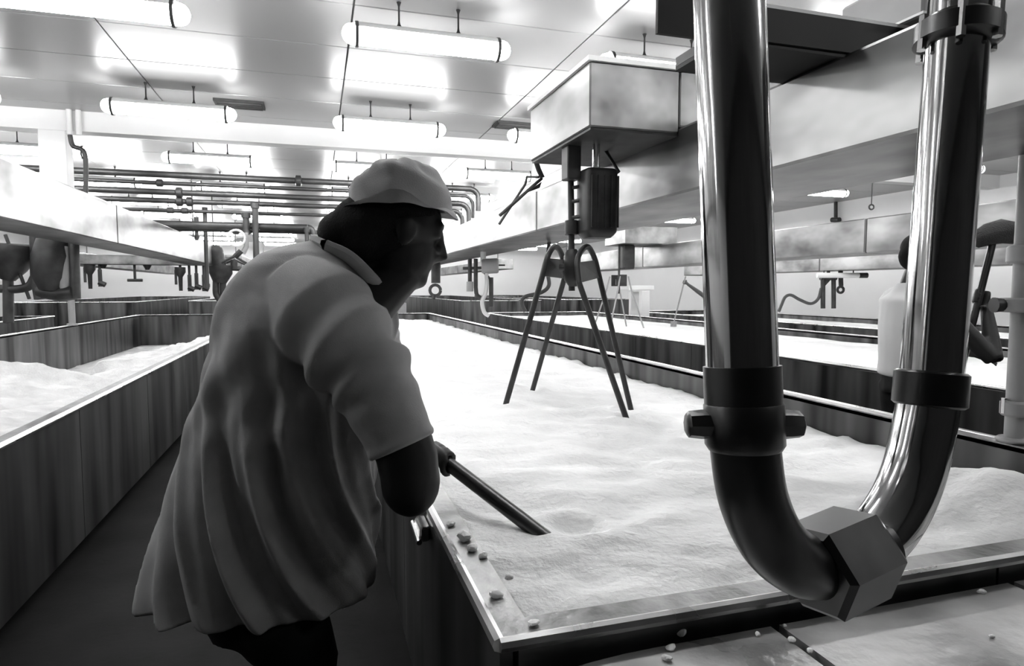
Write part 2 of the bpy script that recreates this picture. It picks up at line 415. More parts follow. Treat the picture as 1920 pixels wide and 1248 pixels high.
# ------------------------------------------------------------------ dark cross beam on top of the gantry (upper right)
cb = thing('cross_beam', 'dark channel beam lying across the big stainless gantry beam', 'beam', (2.2, 2.1, 2.31))
MB().box((1.38, 1.94, 2.31), (4.6, 2.3, 2.325)).build('bottom_flange', 'black_steel', cb)
MB().box((1.1, 1.95, 2.295), (4.6, 1.965, 2.43)).build('web', 'black_steel', cb)
MB().box((1.1, 1.95, 2.43), (4.6, 2.0, 2.442)).build('top_flange', 'white', cb)
MB().box((1.38, 1.966, 2.326), (1.395, 2.3, 2.36)).build('end_plate', 'iron', cb)
for x in (2.9, 4.4): MB().tube([(x, 2.1, 2.32), (x, 2.1, ZC+.01)], .014, 8).build('hanger_rod', 'iron', cb)
bx = thing('junction_box', 'grey junction box fixed on top of the dark cross beam', 'box', (2.45, 1.98, 2.44))
MB().box((2.13, 1.86, 2.444), (2.8, 2.25, 2.62), .01).build('box_body', 'grey_paint', bx)
MB().box((2.12, 1.85, 2.443), (2.14, 2.26, 2.452)).build('edge_trim', 'white', bx)
MB().box((2.4, 1.87, 2.62), (2.55, 1.95, 2.68)).build('gland', 'iron', bx)

# ------------------------------------------------------------------ carriage with agitator over the brimming vat
cg = thing('agitator_carriage', 'stainless carriage box on the gantry with a dark motor and four-legged stirrer', 'agitator', (1.9, 3.5, 2.31))
MB().box((1.35, 3.07, 2.275), (1.869, 4.02, 2.6), .008).build('arm_box', 'steel', cg)
MB().box((1.87, 3.07, 2.31), (2.6, 4.02, 2.6), .008).build('carriage_box', 'steel', cg)
MB().box((1.335, 3.055, 2.6), (2.62, 4.035, 2.625)).build('lid', 'white', cg)
MB().box((1.36, 3.08, 2.262), (1.868, 4.01, 2.276)).build('bottom_plate', 'iron', cg)
D = 3.75
def H(px, py, d=D): return PD(px, py, d)
def tubepx(o, name, pts, r, m='iron', seg=10):
    return MB().tube([H(*p) for p in pts], r, seg).build(name, m, o, True)
b = MB(); p = H(1071, 318, 3.7); top = 2.27
b.box((p.x-.042, p.y-.05, p.z-.06), (p.x+.042, p.y+.05, top), .006); b.build('motor_bracket', 'iron', cg)
for dx in (1113, 1122):
    q = H(dx, 320, 3.62); MB().tube([(q.x, q.y, q.z-.02), (q.x, q.y, top)], .008, 8).build('guide_rod', 'bright_metal', cg, True)
# motor: ribbed box with rounded lower corners
c = H(1119, 383, 3.7); b = MB(); hw = .098
rings = []
for z, s in ((-.195, .7), (-.18, .85), (-.165, .97), (-.15, 1), (.17, 1), (.185, .97), (.195, .85)):
    rr = []
    for k in range(16):
        a = 2*math.pi*k/16; ca, sa = math.cos(a), math.sin(a)
        rr.append(c+Vector((hw*s*math.copysign(abs(ca)**.35, ca), hw*s*math.copysign(abs(sa)**.35, sa), z)))
    rings.append(rr)
b.loft(rings); mo = b.build('motor', 'iron', cg, True)
for k in range(5):
    MB().box((c.x-hw+.02+.04*k, c.y-hw-.006, c.z-.14), (c.x-hw+.028+.04*k, c.y-hw+.004, c.z+.15)).build('cooling_rib', 'iron', mo)
MB().tube([H(1148, 330, 3.72), H(1160, 322, 3.73), (1.66, 3.55, 2.28)], .01, 8).build('motor_cable', 'iron', cg)
for py in (352, 378, 408):
    MB().tube([H(1073, py, 3.72), H(1095, py-4, 3.7)], .011, 8).build('bracket_arm', 'iron', cg)
tubepx(cg, 'shaft', [(1070, 335, 3.75), (1071, 400, 3.75), (1072, 545, 3.75)], .019)
tubepx(cg, 'collar', [(1071, 414, 3.75), (1071, 440, 3.75)], .038, seg=14)
tubepx(cg, 'hub', [(1072, 468, 3.75), (1073, 480, 3.75), (1074, 525, 3.75), (1075, 537, 3.75)], [.03, .05, .05, .025], seg=12)
# stirrer frames: an arched plate and two splayed legs each
feet = [Vector((.99, 3.51, .64)), Vector((1.37, 4.12, .64)), Vector((1.65, 3.12, .62)), Vector((1.84, 3.47, .62))]
def frame(pa, pb, pk, fa, fb, d):
    A, B, K = H(*pa), H(*pb), [H(*q) for q in pk]
    sa = [K[0]]+[A]; 
    path = spline([A, K[0], K[1], K[2], B], 6)
    fr = MB().tube(path, .017, 10).build('stirrer_arch', 'iron', cg, True)
    MB().tube([A+(K[0]-A)*.02, A, A+(fa-A)*.5, fa], .0165, 10).build('stirrer_leg', 'iron', cg, True)
    MB().tube([B, B+(fb-B)*.5, fb], .0165, 10).build('stirrer_leg', 'iron', cg, True)
    # plate between the arch sides
    n = (B-A).cross(Vector((0, 0, 1))).normalized()*.006
    C1, C2 = A+(K[0]-A)*.85, B+(K[2]-B)*.85
    MB().loft([[A+n, B+n, C2+n, C1+n], [A-n, B-n, C2-n, C1-n]]).build('stirrer_plate', 'iron', cg)
frame((1017, 517, 3.6), (1058, 522, 3.95), [(1028, 478, 3.62), (1041, 462, 3.75), (1054, 480, 3.88)], feet[0], feet[1], D)
frame((1086, 530, 3.6), (1124, 520, 3.85), [(1083, 485, 3.64), (1100, 462, 3.74), (1114, 482, 3.82)], feet[2], feet[3], D)
MB().tube([H(1050, 500, 3.78), H(1098, 502, 3.72)], .022, 10).build('cross_bar', 'iron', cg)
# levers at the far corner of the arm box
MB().tube([H(1002, 293, 4.25), H(1010, 318, 4.25), H(1017, 333, 4.25)], .018, 8).build('lever_bracket', 'iron', cg)
MB().tube([H(1016, 334, 4.25), H(990, 357, 4.22), H(937, 404, 4.15)], .011, 8).build('lever', 'iron', cg)
MB().tube([H(988, 331, 4.4), H(985, 345, 4.4), H(962, 380, 4.35), H(936, 420, 4.3)], .009, 8).build('lever', 'iron', cg)
MB().tube([H(988, 331, 4.4), H(1010, 332, 4.3)], .009, 8).build('lever_pin', 'iron', cg)
MB().loft([[H(1016, 340, 4.25), H(1012, 352, 4.25), H(986, 362, 4.25)], [H(1016, 340, 4.27), H(1012, 352, 4.27), H(986, 362, 4.27)]]).build('gusset', 'iron', cg)

# ------------------------------------------------------------------ simpler agitators elsewhere
def far_agitator(label, x, y, zb, zt=2.2, side=1, reach=.5):
    o = thing('agitator_carriage', label, 'agitator', (x, y, zt))
    MB().box((min(x-.25, x+side*reach), y-.4, zt), (max(x+.25, x+side*reach), y+.4, zt+.3), .01).build('carriage_box', 'steel', o)
    MB().box((x-.12, y-.1, zt-.42), (x+.1, y+.12, zt-.002), .02).build('motor', 'iron', o)
    MB().tube([(x-.16, y, zt), (x-.16, y, zt-.85)], .02, 8).build('shaft', 'iron', o)
    MB().tube([(x-.16, y, zt-.6), (x-.16, y, zt-.7)], .06, 10).build('hub', 'iron', o)
    for s in (-1, 1):
        MB().box((x-.16+s*.03-.08, y+s*.2-.01, zt-.72), (x-.16+s*.03+.08, y+s*.2+.01, zt-.52), .005).build('stirrer_plate', 'iron', o)
        for u in (-1, 1):
            MB().tube([(x-.16+u*.08, y+s*.2, zt-.55), (x-.16+u*.12, y+s*.22, zt-.75), (x-.16+u*.33, y+s*.33, zb-.03)], .015, 8).build('stirrer_leg', 'grey_paint', o)
    return o
p = PX(1172, 455, 5.2)
far_agitator('small distant agitator carriage over the brush worker\'s vat', 5.25, p.y, .76, 2.205, 1, .75)

# ------------------------------------------------------------------ foreground U pipe
up_ = thing('pipe_loop', 'large polished steel pipe bent in a U with a hexagonal union nut', 'pipe', tuple(PD(1585, 1045, 1.0)))
def UD(px, py): return PD(px, py, .91+.18*max(0, min(1, (px-1390)/360)))
a0, a1 = PD(1367, 0, .91), PD(1393, 745, .91)
dirL = (a0-a1).normalized(); topL = a1+dirL*((ZC+.01-a1.z)/dirL.z)
MB().tube([a1, a0, topL], .0495, 40).build('left_leg', 'pipe_polish', up_, True)
MB().tube([a1+dirL*.045, a1-dirL*.02], .0535, 40).build('ferrule', 'pipe_dull', up_, True)
# threaded wing union on the left leg
u0 = PD(1395, 795, .91)
MB().tube([u0+dirL*.035, u0+dirL*.028, u0-dirL*.028, u0-dirL*.036], [.05, .055, .055, .05], 32).build('union_collar', 'pipe_dull', up_, True)
for s in (-1, 1):
    c = u0+rt*(.066*s)
    MB().tube([c-rt*.022*s, c-rt*.005*s, c+rt*.013*s, c+rt*.016*s], [(.021, .024), (.021, .024), (.019, .021), (.015, .016)], 8, flat=up).build('union_wing', 'pipe_dull', up_, True)
e = spline([UD(1396, 800), UD(1398, 850), UD(1412, 935), UD(1447, 1012), UD(1497, 1055), UD(1548, 1062)], 10)
MB().tube(e, .0485, 36).build('elbow', 'pipe_dull', up_, True)
MB().tube([e[3]+(e[0]-e[3])*.2, e[6]], .052, 36).build('elbow_sleeve', 'pipe_dull', up_, True)
# hexagonal union
n0, n1 = UD(1522, 1074), UD(1628, 1026); ax = (n1-n0).normalized()
MB().tube([n0, n0+ax*.008, n1-ax*.016, n1-ax*.006, n1], [.066, .076, .076, .068, .056], 6, flat=up*math.cos(.45)+ax.cross(up)*math.sin(.45)).build('hex_nut', 'pipe_dull', up_)
MB().tube([n1-ax*.004, n1+ax*.012], .054, 32).build('nut_shoulder', 'pipe_dull', up_, True)
e2 = spline([UD(1605, 1035), UD(1650, 1000), UD(1688, 945), UD(1714, 880), UD(1732, 800), UD(1742, 745)], 10)
MB().tube(e2, .0475, 36).build('elbow', 'pipe_polish', up_, True)
b0, b1 = UD(1744, 735), UD(1797, 50); dR = (b1-b0).normalized(); topR = b0+dR*((ZC+.01-b0.z)/dR.z)
MB().tube([b0, b1, topR], .0475, 40).build('right_leg', 'pipe_polish', up_, True)
f0 = UD(1744, 728)
MB().tube([f0+dR*.03, f0+dR*.026, f0-dR*.026, f0-dR*.03], [.051, .056, .056, .051], 32).build('clamp_collar', 'pipe_dull', up_, True)
g0 = UD(1796, 62)
MB().tube([g0+dR*.026, g0+dR*.018, g0+dR*.014, g0-dR*.016, g0-dR*.022], [.05, .056, .066, .066, .052], 32).build('flange', 'pipe_dull', up_, True)
for k in range(6):
    a = 2*math.pi*k/6; q = g0+rt*(.06*math.cos(a))+fw*(.06*math.sin(a))
    MB().tube([q+dR*.03, q-dR*.03], .008, 6).build('bolt', 'bright_metal', up_)

# ------------------------------------------------------------------ valve pipe at the right edge, standing on the rim
vp = thing('valve_pipe', 'upright dark steel pipe with flanged valves standing on the vat rim', 'pipe', (2.615, 1.8, RIM))
def VP(z): return Vector((2.615, 1.8, z))
MB().tube([VP(RIM-.01), VP(ZC+.01)], .032, 20).build('riser', 'grey_paint', vp, True)
for z, r, h in ((1.58, .055, .035), (1.385, .075, .028), (.98, .05, .03), (RIM+.005, .06, .01)):
    MB().tube([VP(z-h), VP(z-h+.008), VP(z+h-.008), VP(z+h)], [r*.85, r, r, r*.85], 20).build('flange', 'grey_paint', vp, True)
for s in (-1, 1):
    MB().tube([VP(.96)+rt*.045*s, VP(1.02)+rt*.045*s], .011, 6).build('bolt', 'bright_metal', vp)
MB().tube([VP(1.385)-rt*.05, VP(1.385)-rt*.105], [.022, .03], 12).build('valve_handle', 'iron', vp, True)

# ------------------------------------------------------------------ pipe rack beyond the tie beam
RY = 12.5
def rp(px, py, y=RY): return PY(px, py, y)
def pipe(label, pts, r, m='pipe_far', fit=(), y=RY, name='overhead_pipe'):
    P = [rp(*q, y) if len(q) == 2 else rp(*q) for q in pts]
    o = thing(name, label, 'pipe', tuple(P[0]))
    MB().tube(P, r, 12).build('pipe_run', m, o, True)
    for q in fit:
        c = rp(*q, y); MB().tube([c-Vector((.05, 0, 0)), c-Vector((.04, 0, 0)), c+Vector((.04, 0, 0)), c+Vector((.05, 0, 0))], [r*1.1, r*1.7, r*1.7, r*1.1], 12).build('coupling', m, o, True)
    return o
far_l = -9.0; RACK = []
def xrun(px0, py0, px1, py1, y, ext=True):
    a, b = rp(px0, py0, y), rp(px1, py1, y); z = (a.z+b.z)/2
    return Vector((far_l if ext else a.x, y, z)), Vector((b.x, y, z))
for lab, y0p, x1p, y1p, r, yy, fits in (
    ('topmost thick dark pipe of the overhead rack', 322, 880, 352, .055, 12.5, (560,)),
    ('second pipe from the top of the overhead rack', 338, 870, 366, .035, 12.6, (300,)),
    ('third pipe from the top of the overhead rack', 356, 862, 380, .05, 12.45, (336,)),
    ('fourth pipe from the top of the overhead rack', 374, 850, 393, .045, 12.5, (336, 355)),
    ('fifth thinner pipe of the overhead rack with small valves', 392, 640, 402, .03, 12.55, (318, 345)),
    ('thick lower pipe of the overhead rack above the gantry end', 416, 576, 428, .07, 12.5, ()),
    ('lowest thin pipe of the overhead rack', 434, 860, 434, .04, 12.62, (440,))):
    a = rp(150, y0p, yy); b_ = rp(x1p, y1p, yy); z = (a.z+b_.z)/2
    P = [Vector((far_l, yy, z)), Vector((b_.x, yy, z))]
    o = thing('overhead_pipe', lab, 'pipe', (0, yy, z))
    MB().tube(P, r, 12).build('pipe_run', 'pipe_far', o, True)
    for fx in fits:
        c = Vector((rp(fx, 360, yy).x, yy, z))
        MB().tube([c-Vector((.06, 0, 0)), c-Vector((.04, 0, 0)), c+Vector((.04, 0, 0)), c+Vector((.06, 0, 0))], [r*1.1, r*1.8, r*1.8, r*1.1], 12).build('coupling', 'pipe_far', o, True)
    # end bend down
    e0 = Vector((b_.x, yy, z)); rb = .18 if r < .06 else .1
    MB().tube(arc(e0-Vector((0, 0, rb)), (0, 0, 1), (1, 0, 0), rb, 0, math.pi/2, 6)+[e0+Vector((rb, 0, -rb-.25))], r, 12).build('end_bend', 'pipe_far', o, True)
    RACK.append((yy, z, r))
for hx, lab in ((-6.6, 'dark ladder-like hanger holding the pipe rack near the left wall'), (-4.25, 'dark ladder-like hanger holding the pipe rack behind the white post'), (1.2, 'dark ladder-like hanger holding the pipe rack behind the hat')):
    o = thing('rack_hanger', lab, 'hanger', (hx, 12.5, 2.3))
    for y in (12.34, 12.72): MB().tube([(hx, y, 2.25), (hx, y, ZC+.01)], .012, 8).build('rod', 'pipe_far', o)
    for yy, z, r in RACK:
        if hx > 0 and ('thin' and r in (.03, .07)): continue
        MB().box((hx-.02, 12.33, z-r-.02), (hx+.02, 12.73, z-r)).build('rung', 'pipe_far', o)
# vertical drops
for lab, px, py0, py1, r, yy in (
    ('upright pipe with square cap crossing the rack beside the worker', 478, 384, None, .055, 12.3),
    ('shorter fat drop pipe with valve next to the capped upright pipe', 461, 402, 440, .06, 12.35),
    ('thin drop pipe descending from the rack to the gantry end', 384, 392, 540, .035, 12.65),
    ('thin drop pipe next to the one above the gantry end', 368, 410, 450, .03, 12.65),
    ('short drop pipe below the elbow of the thick lower pipe', 575, 430, 470, .04, 12.4)):
    a = rp(px, py0, yy); b_ = rp(px, py1, yy) if py1 else Vector((a.x, a.y, 0))
    o = thing('drop_pipe', lab, 'pipe', tuple(b_))
    MB().tube([a, (a.x, a.y, b_.z)], r, 12).build('pipe_run', 'pipe_far', o, True)
    MB().tube([a+Vector((0, 0, .03)), a-Vector((0, 0, .06))], r*1.4, 12).build('cap', 'pipe_far', o, True)
    MB().tube([(a.x, a.y, b_.z+.02), (a.x, a.y, b_.z+.08)], r*1.3, 12).build('collar', 'pipe_far', o, True)
# valve cluster on the rack
vc = thing('valve_cluster', 'cluster of small valves and a handwheel on the drop pipe by the rack', 'valve', tuple(rp(461, 450, 12.2)))
MB().tube([rp(461, 436, 12.25), rp(462, 462, 12.25), rp(455, 475, 12.25)], .045, 10).build('valve_body', 'grey_paint', vc, True)
c = rp(443, 446, 12.2)
MB().tube(arc(c, (1, 0, 0), (0, 0, 1), .14, 0, 2*math.pi*.999, 20), .02, 8, False).build('handwheel', 'white', vc, True)
MB().tube([c, rp(461, 446, 12.25)], .02, 8).build('stem', 'grey_paint', vc)
MB().tube([rp(452, 470, 12.2), rp(440, 482, 12.2)], .05, 8).build('nozzle', 'iron', vc)
MB().tube([rp(440, 480, 12.2), rp(415, 492, 12.2)], .02, 8).build('side_arm', 'iron', vc)
MB().tube([rp(446, 484, 12.2), rp(470, 498, 12.2)], .02, 8).build('side_arm', 'iron', vc)
# discharge chute at the end of the left gantry
ch = thing('discharge_chute', 'black curved chute and funnel with twin pipes at the gantry end', 'chute', tuple(rp(418, 560, 15.8)))
def q(px, py, y=15.75): return PY(px, py, y)
MB().tube(spline([q(398, 462), q(404, 475), q(410, 492), q(414, 505)], 5), [.1, .15, .17, .18, .18, .18, .17, .17, .16, .16, .16, .16, .15, .15, .15, .15][:16], 14).build('hood', 'iron', ch, True)
MB().tube([q(413, 498), q(414, 512), q(412, 530)], [.26, .25, .14], 14).build('funnel', 'iron', ch, True)
for px in (405, 418):
    MB().tube(spline([q(px, 525), q(px, 548), q(px+3, 556), q(px+7, 562)], 4), .07, 10).build('outlet_pipe', 'iron', ch, True)
MB().tube([q(415, 505), q(430, 503), q(466, 505)], .05, 10).build('side_pipe', 'iron', ch, True)
MB().tube([q(420, 494), q(440, 487), q(466, 498)], .025, 8).build('brace', 'iron', ch)
MB().tube([q(439, 487), q(439, 505)], .08, 10).build('coupling', 'iron', ch, True)

# ------------------------------------------------------------------ drop fittings below the gantry beams (left background)
def drop(label, x, y, zt, parts, name='dosing_drop'):
    o = thing(name, label, 'fitting', (x, y, zt))
    for nm, pts, r, m in parts:
        MB().tube([Vector((x, y, zt))+Vector(pq) for pq in pts], r, 10).build(nm, m, o, True)
    return o
# dark agitator drive cluster hanging below the left gantry
dk = thing('drive_cluster', 'big dark agitator drive with funnels and bent pipes below the left gantry beam', 'machine', (-2.9, 7.3, 1.96))
def dq(px, py, d=7.6): return PD(px, py, d)
MB().tube([dq(20, 463), dq(20, 478), dq(18, 505), dq(15, 525)], [.25, .26, .17, .07], 16).build('funnel', 'iron', dk, True)
MB().tube([dq(15, 520), dq(16, 605)], .055, 12).build('stand_pipe', 'iron', dk, True)
MB().tube([dq(66, 440), dq(68, 520), dq(75, 560)], .06, 12).build('drive_post', 'iron', dk, True)
MB().tube([dq(100, 450), dq(98, 480), dq(98, 520), dq(96, 545)], [.17, .21, .2, .12], 16).build('drive_motor', 'iron', dk, True)
MB().tube([dq(122, 462), dq(120, 520), dq(124, 545)], [.06, .1, .05], 12).build('gear_case', 'grey_paint', dk, True)
MB().tube([dq(138, 448), dq(142, 560)], .055, 12).build('shaft_tube', 'iron', dk, True)
MB().tube(spline([dq(0, 541), dq(30, 542), dq(55, 536), dq(68, 515), dq(85, 500)], 5), .05, 10).build('bent_pipe', 'iron', dk, True)
MB().tube([dq(75, 545), dq(115, 552), dq(140, 548)], .085, 12).build('gear_housing', 'iron', dk, True)
MB().tube([dq(10, 440), dq(55, 560)], .02, 8).build('diagonal_strut', 'iron', dk)
MB().tube([dq(0, 458), dq(66, 462)], .02, 8).build('tie_rod', 'iron', dk)
MB().tube([dq(0, 470), dq(66, 480)], .015, 8).build('tie_rod', 'iron', dk)
q1 = Vector((-3.86, 12.15, RIM-.012)); 
sp = thing('stand_pipe', 'pale thin stand pipe on the far rim of the vat with the curd heap', 'pipe', tuple(q1))
MB().tube([q1, q1+Vector((0, 0, .6))], .05, 10).build('pipe_run', 'grey_paint', sp, True)
MB().tube([q1+Vector((0, 0, .0)), q1+Vector((0, 0, .03))], .08, 10).build('foot_flange', 'grey_paint', sp, True)
# far fittings under the second left gantry: funnel drops, T-bars
db = thing('distribution_beam', 'grey stainless beam across the far ends of the left vats holding small fittings', 'beam', (-5, 17.2, 2.0))
MB().box((-9.5, 17.05, 2.0), (-1.9, 17.35, 2.22), .01).build('beam_body', 'steel', db)
for x in (-9, -5.3, -2.4): MB().tube([(x, 17.2, 2.2), (x, 17.2, ZC+.01)], .014, 8).build('hanger_rod', 'pipe_far', db)
for i, (px, py, kind) in enumerate(((168, 505, 'funnel'), (187, 505, 'rod'), (193, 490, 'cone'), (252, 495, 'tbar'), (276, 493, 'cone'), (338, 510, 'funnel'), (355, 515, 'valve'), (368, 512, 'valve'), (382, 515, 'rod'))):
    yy = 17.2; c = PY(px, py, yy); zt = PY(px, 492, yy).z
    nm = {'funnel': 'small funnel with drain pipe hanging from a far gantry', 'rod': 'straight dark drop rod hanging from a far gantry', 'cone': 'dark cone weight hanging from a far gantry', 'tbar': 'inverted T-shaped spray bar hanging from a far gantry', 'valve': 'dark drop pipe with a valve hanging from a far gantry'}[kind]
    o = thing('drop_fitting', nm + (' beside the drive cluster' if px < 230 else ' past the curd heap'), 'fitting', tuple(c), 'far drop fittings')
    T = Vector((c.x, yy, 2.0)); 
    MB().tube([T, (c.x, yy, c.z)], .03, 8).build('rod', 'iron', o, True)
    if kind == 'funnel':
        MB().tube([(c.x, yy, c.z+.12), (c.x, yy, c.z), (c.x, yy, c.z-.12), (c.x, yy, c.z-.45)], [.12, .12, .05, .04], 10).build('funnel', 'iron', o, True)
        MB().tube([(c.x-.1, yy, c.z+.05), (c.x-.1, yy, c.z-.3)], .03, 8).build('side_tube', 'iron', o, True)
    elif kind == 'cone': MB().tube([(c.x, yy, c.z+.1), (c.x, yy, c.z), (c.x, yy, c.z-.16)], [.1, .12, .04], 10).build('weight', 'iron', o, True)
    elif kind == 'tbar':
        MB().tube([(c.x, yy, c.z), (c.x, yy, c.z-.38)], .03, 8).build('drop', 'iron', o, True)
        MB().tube([(c.x-.16, yy, c.z-.38), (c.x+.16, yy, c.z-.38)], .035, 8).build('spray_bar', 'iron', o, True)
    else:
        MB().tube([(c.x, yy, c.z), (c.x, yy, c.z-.4)], .045, 8).build('drop', 'iron', o, True)
        MB().tube([(c.x-.03, yy, c.z-.3), (c.x+.1, yy, c.z-.36)], .06, 8).build('valve', 'iron', o, True)

# ------------------------------------------------------------------ fittings under the far part of the main gantry
fm = thing('dosing_motor', 'grey drum motor with drop pipes and pale hoses below the big gantry beam', 'machine', tuple(PX(915, 500, 2.2)))
def mq(px, py, d=8.9): return PD(px, py, d)
MB().tube([mq(903, 499), mq(906, 499), mq(932, 498), mq(935, 498)], [.09, .105, .105, .09], 16).build('motor_drum', 'grey_paint', fm, True)
MB().tube([mq(868, 503), mq(903, 502)], .02, 8).build('drive_shaft', 'iron', fm)
MB().tube([mq(935, 497), mq(947, 497)], .012, 8).build('shaft_end', 'iron', fm)
MB().tube([mq(906, 470), mq(906, 492)], .04, 10).build('hanger', 'white', fm, True)
for px, y1 in ((881, 530), (892, 540)):
    MB().tube([mq(px, 485), mq(px, y1)], .03, 10).build('drop_pipe', 'iron', fm, True)
MB().tube([mq(881, 528), mq(881, 546)], .05, 10).build('valve', 'grey_paint', fm, True)
MB().tube(spline([mq(892, 538), mq(894, 552), mq(901, 558)], 4), .03, 8).build('bend', 'iron', fm, True)
MB().tube(spline([mq(912, 512), mq(913, 530), mq(910, 550), mq(904, 566), mq(908, 585), mq(917, 592)], 5), .03, 8).build('pale_hose', 'hose_pale', fm, True)
MB().tube([mq(921, 520), mq(921, 575)], .032, 8).build('support_post', 'iron', fm, True)
MB().tube(spline([mq(906, 508), mq(916, 520), mq(921, 528)], 4), .02, 8).build('brace', 'iron', fm)
ho = thing('drain_valve', 'dark ring valve hanging over the far end of the brimming vat', 'valve', tuple(PD(815, 540, 12)))
MB().tube([PD(817, 488, 12), PD(817, 530, 12)], .09, 10).build('drop_pipe', 'iron', ho, True)
MB().tube(arc(PD(816, 544, 12), rt, (0, 0, 1), .1, 0, 6.27, 16), .03, 8, False).build('ring', 'iron', ho, True)
MB().tube([PD(816, 552, 12), PD(812, 560, 12)], .03, 8).build('spout', 'iron', ho)
# black hose on the third vat
hs = tag(MB().tube(spline([PD(1030, 451, 7.1), PD(1027, 485, 7.1), PD(1027, 512, 7.1), PD(1029, 535, 7.1), PD(1015, 548, 7.1), PD(985, 556, 7.1), PD(978, 568, 7.1), PD(985, 584, 7.1)], 6), .022, 10).build('hose', 'hose', None, True, org=PD(1030, 451, 7.1)), 'black S-curved hose hanging beside the agitator legs', 'hose')
# drop bracket over the fourth vat with hose
br = thing('drop_bracket', 'dark square pipe bracket with a drooping hose on the far vat', 'fitting', tuple(PD(1550, 575, 12.6)))
def bq(px, py, d=12.6): return PD(px, py, d)
for px in (1543, 1563): MB().tube([bq(px, 517), bq(px, 578)], .045, 10).build('upright', 'iron', br, True)
MB().tube([bq(1538, 520), bq(1568, 520)], .055, 10).build('top_bar', 'iron', br, True)
t_ = bq(1553, 520); MB().tube([t_, (t_.x, t_.y, 1.8)], .03, 8).build('stem', 'iron', br)
MB().loft([[bq(1546, 524), bq(1558, 524), bq(1547, 536)], [bq(1546, 524, 12.65), bq(1558, 524, 12.65), bq(1547, 536, 12.65)]]).build('gusset', 'iron', br)
MB().tube(spline([bq(1540, 540), bq(1534, 560), bq(1520, 569), bq(1500, 562), bq(1483, 553), bq(1472, 557), bq(1465, 572), bq(1460, 584)], 5), .03, 8).build('hose', 'hose', br, True)
vv = thing('drop_valve', 'dark drop valve hanging next to the square pipe bracket', 'valve', tuple(bq(1577, 500)))
t_ = bq(1576, 512); MB().tube([(t_.x, t_.y, 1.8), t_, bq(1577, 536)], .045, 10).build('drop_pipe', 'iron', vv, True)
MB().tube(arc(bq(1576, 543), rt, (0, 0, 1), .06, 0, 6.27, 14), .025, 8, False).build('ring', 'iron', vv, True)
# tube light low, behind third beam? pale strip below the far gantry
ls = thing('strip_light', 'low pale strip light under the far gantry beam', 'light', tuple(bq(1570, 512, 12.3)))
MB().tube([bq(1532, 516, 12.3), bq(1610, 516, 12.3)], .05, 12).build('tube', 'white', ls, True)
for px_ in (1545, 1600): t_ = bq(px_, 511, 12.3); MB().tube([t_, (t_.x, t_.y, 1.79)], .012, 8).build('stem', 'iron', ls)
MB().tube([bq(1611, 516, 12.3), bq(1626, 516, 12.3)], .052, 12).build('end_cap', 'iron', ls, True)
# wall items: vertical conduit and hanging hook
wc = thing('wall_conduit', 'dark vertical conduit on the white right wall', 'conduit', tuple(PX(1567, 385, 13.9)))
MB().tube([PX(1567, 340, 13.9), PX(1567, 412, 13.9)], .05, 10).build('conduit_run', 'iron', wc, True)
MB().tube([PX(1560, 412, 13.9), PX(1574, 412, 13.9)], .07, 10).build('outlet', 'iron', wc, True)
hk = thing('hanging_hook', 'thin cord with a small hook hanging before the white wall', 'hook', tuple(PD(1634, 388, 8)))
a_ = PD(1634, 384, 8); MB().tube([a_, (a_.x, a_.y, ZC+.01)], .007, 6).build('cord', 'iron', hk)
MB().tube(arc(PD(1634, 388, 8), rt, (0, 0, 1), .03, 0, 6.2, 12), .01, 6, False).build('hook_ring', 'iron', hk)
# white leg stand in third vat aisle
ws = thing('white_stand', 'white two-post stand behind the agitator legs', 'stand', tuple(PX(1205, 597, 7.0)))
for px in (1188, 1208): 
    pb = PX(px, 597, 7.0); MB().box((pb.x-.1, pb.y-.06, 0), (pb.x+.1, pb.y+.06, pb.z+.62), .01).build('post', 'white', ws)
pb = PX(1198, 540, 7.0); MB().box((pb.x-.32, pb.y-.12, pb.z-.04), (pb.x+.32, pb.y+.32, pb.z+.06), .01).build('top_plate', 'white', ws)
ws2 = thing('white_box_stand', 'white box on a post behind the far end of the brimming vat', 'stand', tuple(PY(715, 585, 17)))
c = PY(708, 575, 17)
MB().box((c.x-.28, 17, 0), (c.x+.25, 17.4, 1.1), .01).build('box_body', 'white', ws2)
MB().tube([(c.x+.36, 16.98, 0), (c.x+.36, 16.98, 1.1)], .06, 10).build('post', 'iron', ws2)
MB().box((c.x+.45, 17, 0), (c.x+.75, 17.4, 1.06), .01).build('side_box', 'grey_paint', ws2)

# ------------------------------------------------------------------ people
def basis(fdir):
    f = Vector(fdir).normalized(); r = f.cross(Vector((0, 0, 1))).normalized(); return f, r
def grip(b, g, axis, palm, R, thumb=1):                # five fingers wrapped round a pole
    a = Vector(axis).normalized(); p = (Vector(palm)-a*Vector(palm).dot(a)).normalized(); t = a.cross(p)
    rr = R+.0085
    for i, (off, ang, r) in enumerate(((-.033, 3.9, .0085), (-.0115, 4.2, .009), (.0105, 4.1, .009), (.032, 3.7, .008))):
        pts = [g+a*off+p*(rr*math.cos(s))+t*(rr*math.sin(s)) for s in [ang*k/9 for k in range(10)]]
        b.tube(pts, [r*1.12]*4+[r]*4+[r*.9, r*.65], 8)
    pts = [g+a*(-.045-.002*k)+p*(rr*math.cos(s))-t*(rr*math.sin(s)) for k, s in enumerate([-.3+2.6*k/6 for k in range(7)])]
    b.tube(pts, [.013, .0125, .012, .0115, .011, .01, .007], 8)
    pc = g+p*(R+.018)
    b.tube([pc-a*.045, pc-a*.02, pc+a*.02, pc+a*.042], [(.018, .02), (.022, .026), (.022, .026), (.016, .02)], 10, flat=p)
    return pc
